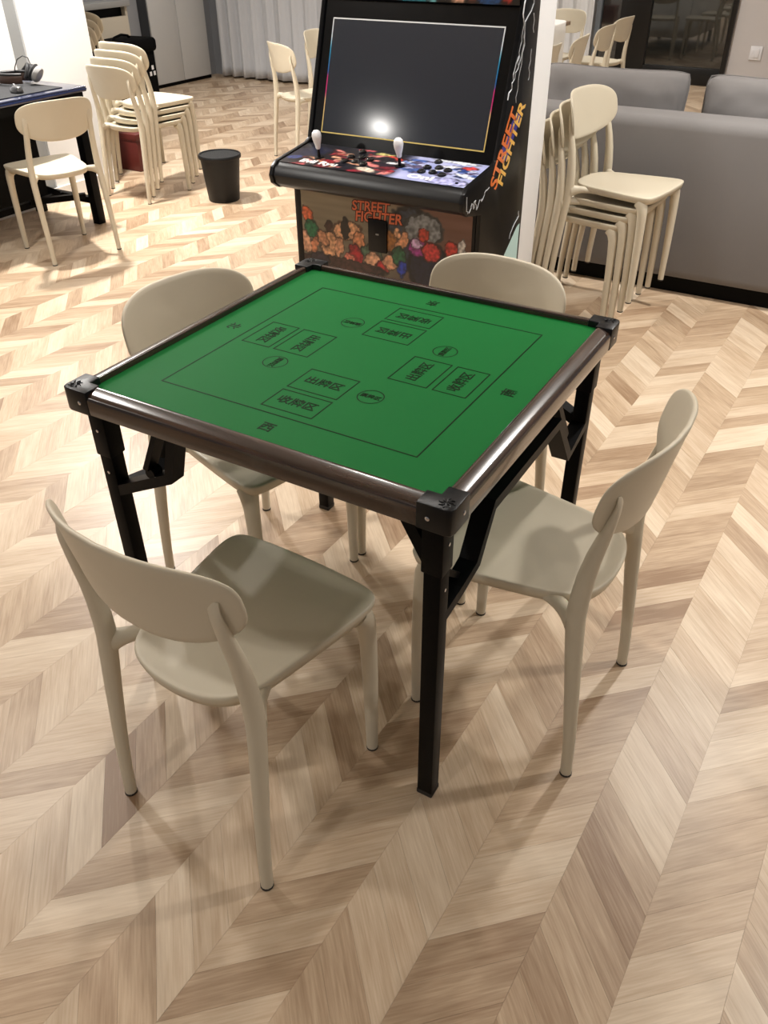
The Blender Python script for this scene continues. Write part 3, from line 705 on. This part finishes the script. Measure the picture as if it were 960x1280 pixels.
MB().lathe([(.0095, -.004), (.0095, .004)], 14, (0, .026, .029), 'x').build('scroll_wheel', mat('wheel_grey', (120, 120, 122), .4), ms, True)
hp = thing('headset', 'black headset with brown band and grey ear cups on the desk', 'headset', (-3.44, 2.04, .7448), math.radians(30.5))
M_HB = mat('headset_leather', (70, 48, 38), .5); M_HG = mat('headset_grey', (150, 148, 146), .35); M_HK = mat('headset_black', (26, 26, 28), .5)
arc = [(-.025+.098*math.cos(a), .062*math.sin(a), .030) for a in [math.radians(62+236*i/24) for i in range(25)]]
MB().tube(arc, [(.007, .022)]*25, 10).build('headband', M_HB, hp, True)
MB().tube([(x*1.0, y*1.0, z+.024) for x, y, z in arc], [(.009, .007)]*25, 8).build('band_padding', M_HK, hp, True)
for (x, y, z, ry, rz, m) in ((.035, .062, .048, .35, .5, M_HK), (.098, -.020, .050, .55, -.15, M_HG)):
    c = MB().lathe([(.004, .020), (.022, .020), (.038, .014), (.043, .004), (.043, -.008), (.036, -.016), (.004, -.016)], 24, (0, 0, 0), 'x').build('ear_cup', m, hp, True)
    c.location = (x, y, z); c.rotation_euler = (0, ry, rz)
    MB().lathe([(.020, -.032), (.038, -.032), (.044, -.024), (.041, -.015), (.020, -.016)], 24, (0, 0, 0), 'x').build('ear_pad', M_HK, c, True)
    MB().tube([(x-.02, y, z+.030), (x-.045, y*1.02, z+.008), (x-.06, y*.98, z-.015)], (.005, .009), 8).build('yoke', M_HK, hp, True)
MB().tube([(.04, .065, .088), (.03, .075, .118), (.005, .07, .128), (-.025, .06, .112), (-.045, .055, .075), (-.06, .05, .02)], .0028, 8).build('cable', M_HK, hp, True)

# ------------------------------------------------------------------ far left: cabinet doors, low cabinet, bag, box
cbn = thing('tall_cabinet', 'tall pale grey two-door cabinet in the far left corner', 'cabinet', (-6.11, 5.85, 0))
M_GC = mat('cabinet_grey', (200, 201, 201), .45)
MB().box(-.135, -.02, -.01, .86, 0, 2.2).build('body', mat('cabinet_body_dark', (60, 62, 66), .5), cbn)
for y0, y1 in ((0, .405), (.412, .85)): MB().box(-.02, 0, y0, y1, .035, 2.2).build('door', M_GC, cbn, bevel=.003)
MB().box(-.03, -.012, -.01, .86, 0, .03).build('dark_base', M_BLACK, cbn)
lc = thing('low_cabinet', 'low beige cabinet with grey top beside the shaded chair stack', 'cabinet', (-6.05, 4.5, 0))
MB().box(-.19, 0, 0, 1.0, 0, .70).build('body', mat('cabinet_beige', (196, 186, 168), .5), lc, bevel=.004)
MB().box(-.19, .03, -.02, 1.02, .78, .83).build('top', mat('cabinet_top_grey', (150, 150, 148), .5), lc, bevel=.004)
MB().box(-.19, -.05, .02, .97, .70, .78).build('slot', M_BLACK, lc)
MB().box(-.19, .0, .97, 1.0, .70, .78).build('end_post', mat('cabinet_beige', (196, 186, 168)), lc)
bg = thing('travel_bag', 'bulky black bag with small white printed marks beside the grey cabinet', 'bag', (-5.72, 5.05, 0), math.radians(8))
M_BAG = mat('bag_nylon', (5, 5, 6), .85, 0, .1, bump=.5, bscale=60)
MB().box(-.17, .17, -.28, .26, .03, .50).build('bag_body', M_BAG, bg, bevel=.05, seg=4)
MB().box(-.19, .19, -.30, .28, .44, .56).build('bag_flap', M_BAG, bg, bevel=.04, seg=4)
MB().tube([(.0, -.14, .545), (.0, -.11, .58), (0, 0, .595), (0, .09, .58), (0, .12, .545)], (.014, .01), 8).build('handle', M_BAG, bg, True)
for y, z in ((.17, .31), (.19, .26), (.13, .26)): MB().box(.168, .172, y-.016, y+.016, z-.018, z+.018).build('printed_mark', M_WH, bg)
for x in (-.12, .12):
    for y in (-.2, .2): MB().lathe([(.025, -.012), (.025, .012)], 16, (x, y, .025), 'x').build('wheel', M_RUB, bg, True)
rb = thing('storage_box', 'dark red box on the floor behind the left chair stack', 'box', (-4.05, 3.26, 0))
M_RED = mat('box_dark_red', (84, 26, 20), .45, var=.08)
MB().box(-.13, .24, -.10, .12, 0, .22).build('box_body', M_RED, rb, bevel=.006)
MB().box(-.136, .246, -.106, .126, .205, .25).build('lid', M_RED, rb, bevel=.006)

# ------------------------------------------------------------------ clothed table and switch on the right
ctb = thing('dining_table', 'long table hidden under a white cloth beyond the sofa', 'table', (-2.28, 5.75, 0))
MB().box(-.40, .40, -.85, .72, .715, .745).build('table_top', mat('table_wood', (150, 130, 110), .5), ctb, bevel=.004)
for x in (-.35, .35):
    for y in (-.80, .67): MB().box(x-.02, x+.02, y-.02, y+.02, 0, .715).build('leg', M_BLACK, ctb)
def drape():
    n = 160; hx, hy, r = .412, .80, .05; cyy = 5.685; V = []; F = []; Z = [.7492, .7492, .7475, .74, .66, .5, .3, .18]
    for k, z in enumerate(Z):
        f = max(0, (.74-z)/.56)
        for i in range(n):
            a = 2*math.pi*i/n; c, s = math.cos(a), math.sin(a); q = max(abs(c)/hx, abs(s)/hy)
            e = ((abs(c)/hx)**8+(abs(s)/hy)**8)**(1/8); x, y = c/e, s/e
            sc = [.3, .97, .992, 1.0][k] if k < 4 else 1
            w = f*(.016*math.sin(i*.62)+.010*math.sin(i*1.31+1)) + .012*f; rr = math.hypot(x, y)
            V.append((-2.28+x*sc+x/rr*w, cyy+y*sc+y/rr*w, z))
    for k in range(len(Z)-1):
        for i in range(n): j = (i+1) % n; F.append((k*n+i, (k+1)*n+i, (k+1)*n+j, k*n+j))
    F.append(tuple(range(n))); return V, F
v, f = drape(); tc_ = pyd('tablecloth', v, f, mat('white_linen', (236, 234, 230), .8, bump=.2, bscale=500), None, True)
md = tc_.modifiers.new('thickness', 'SOLIDIFY'); md.thickness = .002; md.offset = 1
tag(tc_, 'white cloth hanging over the long table beyond the sofa', 'tablecloth')
sw = thing('wall_switch', 'white light switch plate low on the right wall', 'switch', (-.69, 8.738, .325))
MB().box(-.058, .058, -.012, .0, -.062, .062).build('plate', M_WH, sw, bevel=.004)
MB().box(-.034, .034, -.017, -.011, -.040, .040).build('rocker', M_WH, sw, bevel=.003)
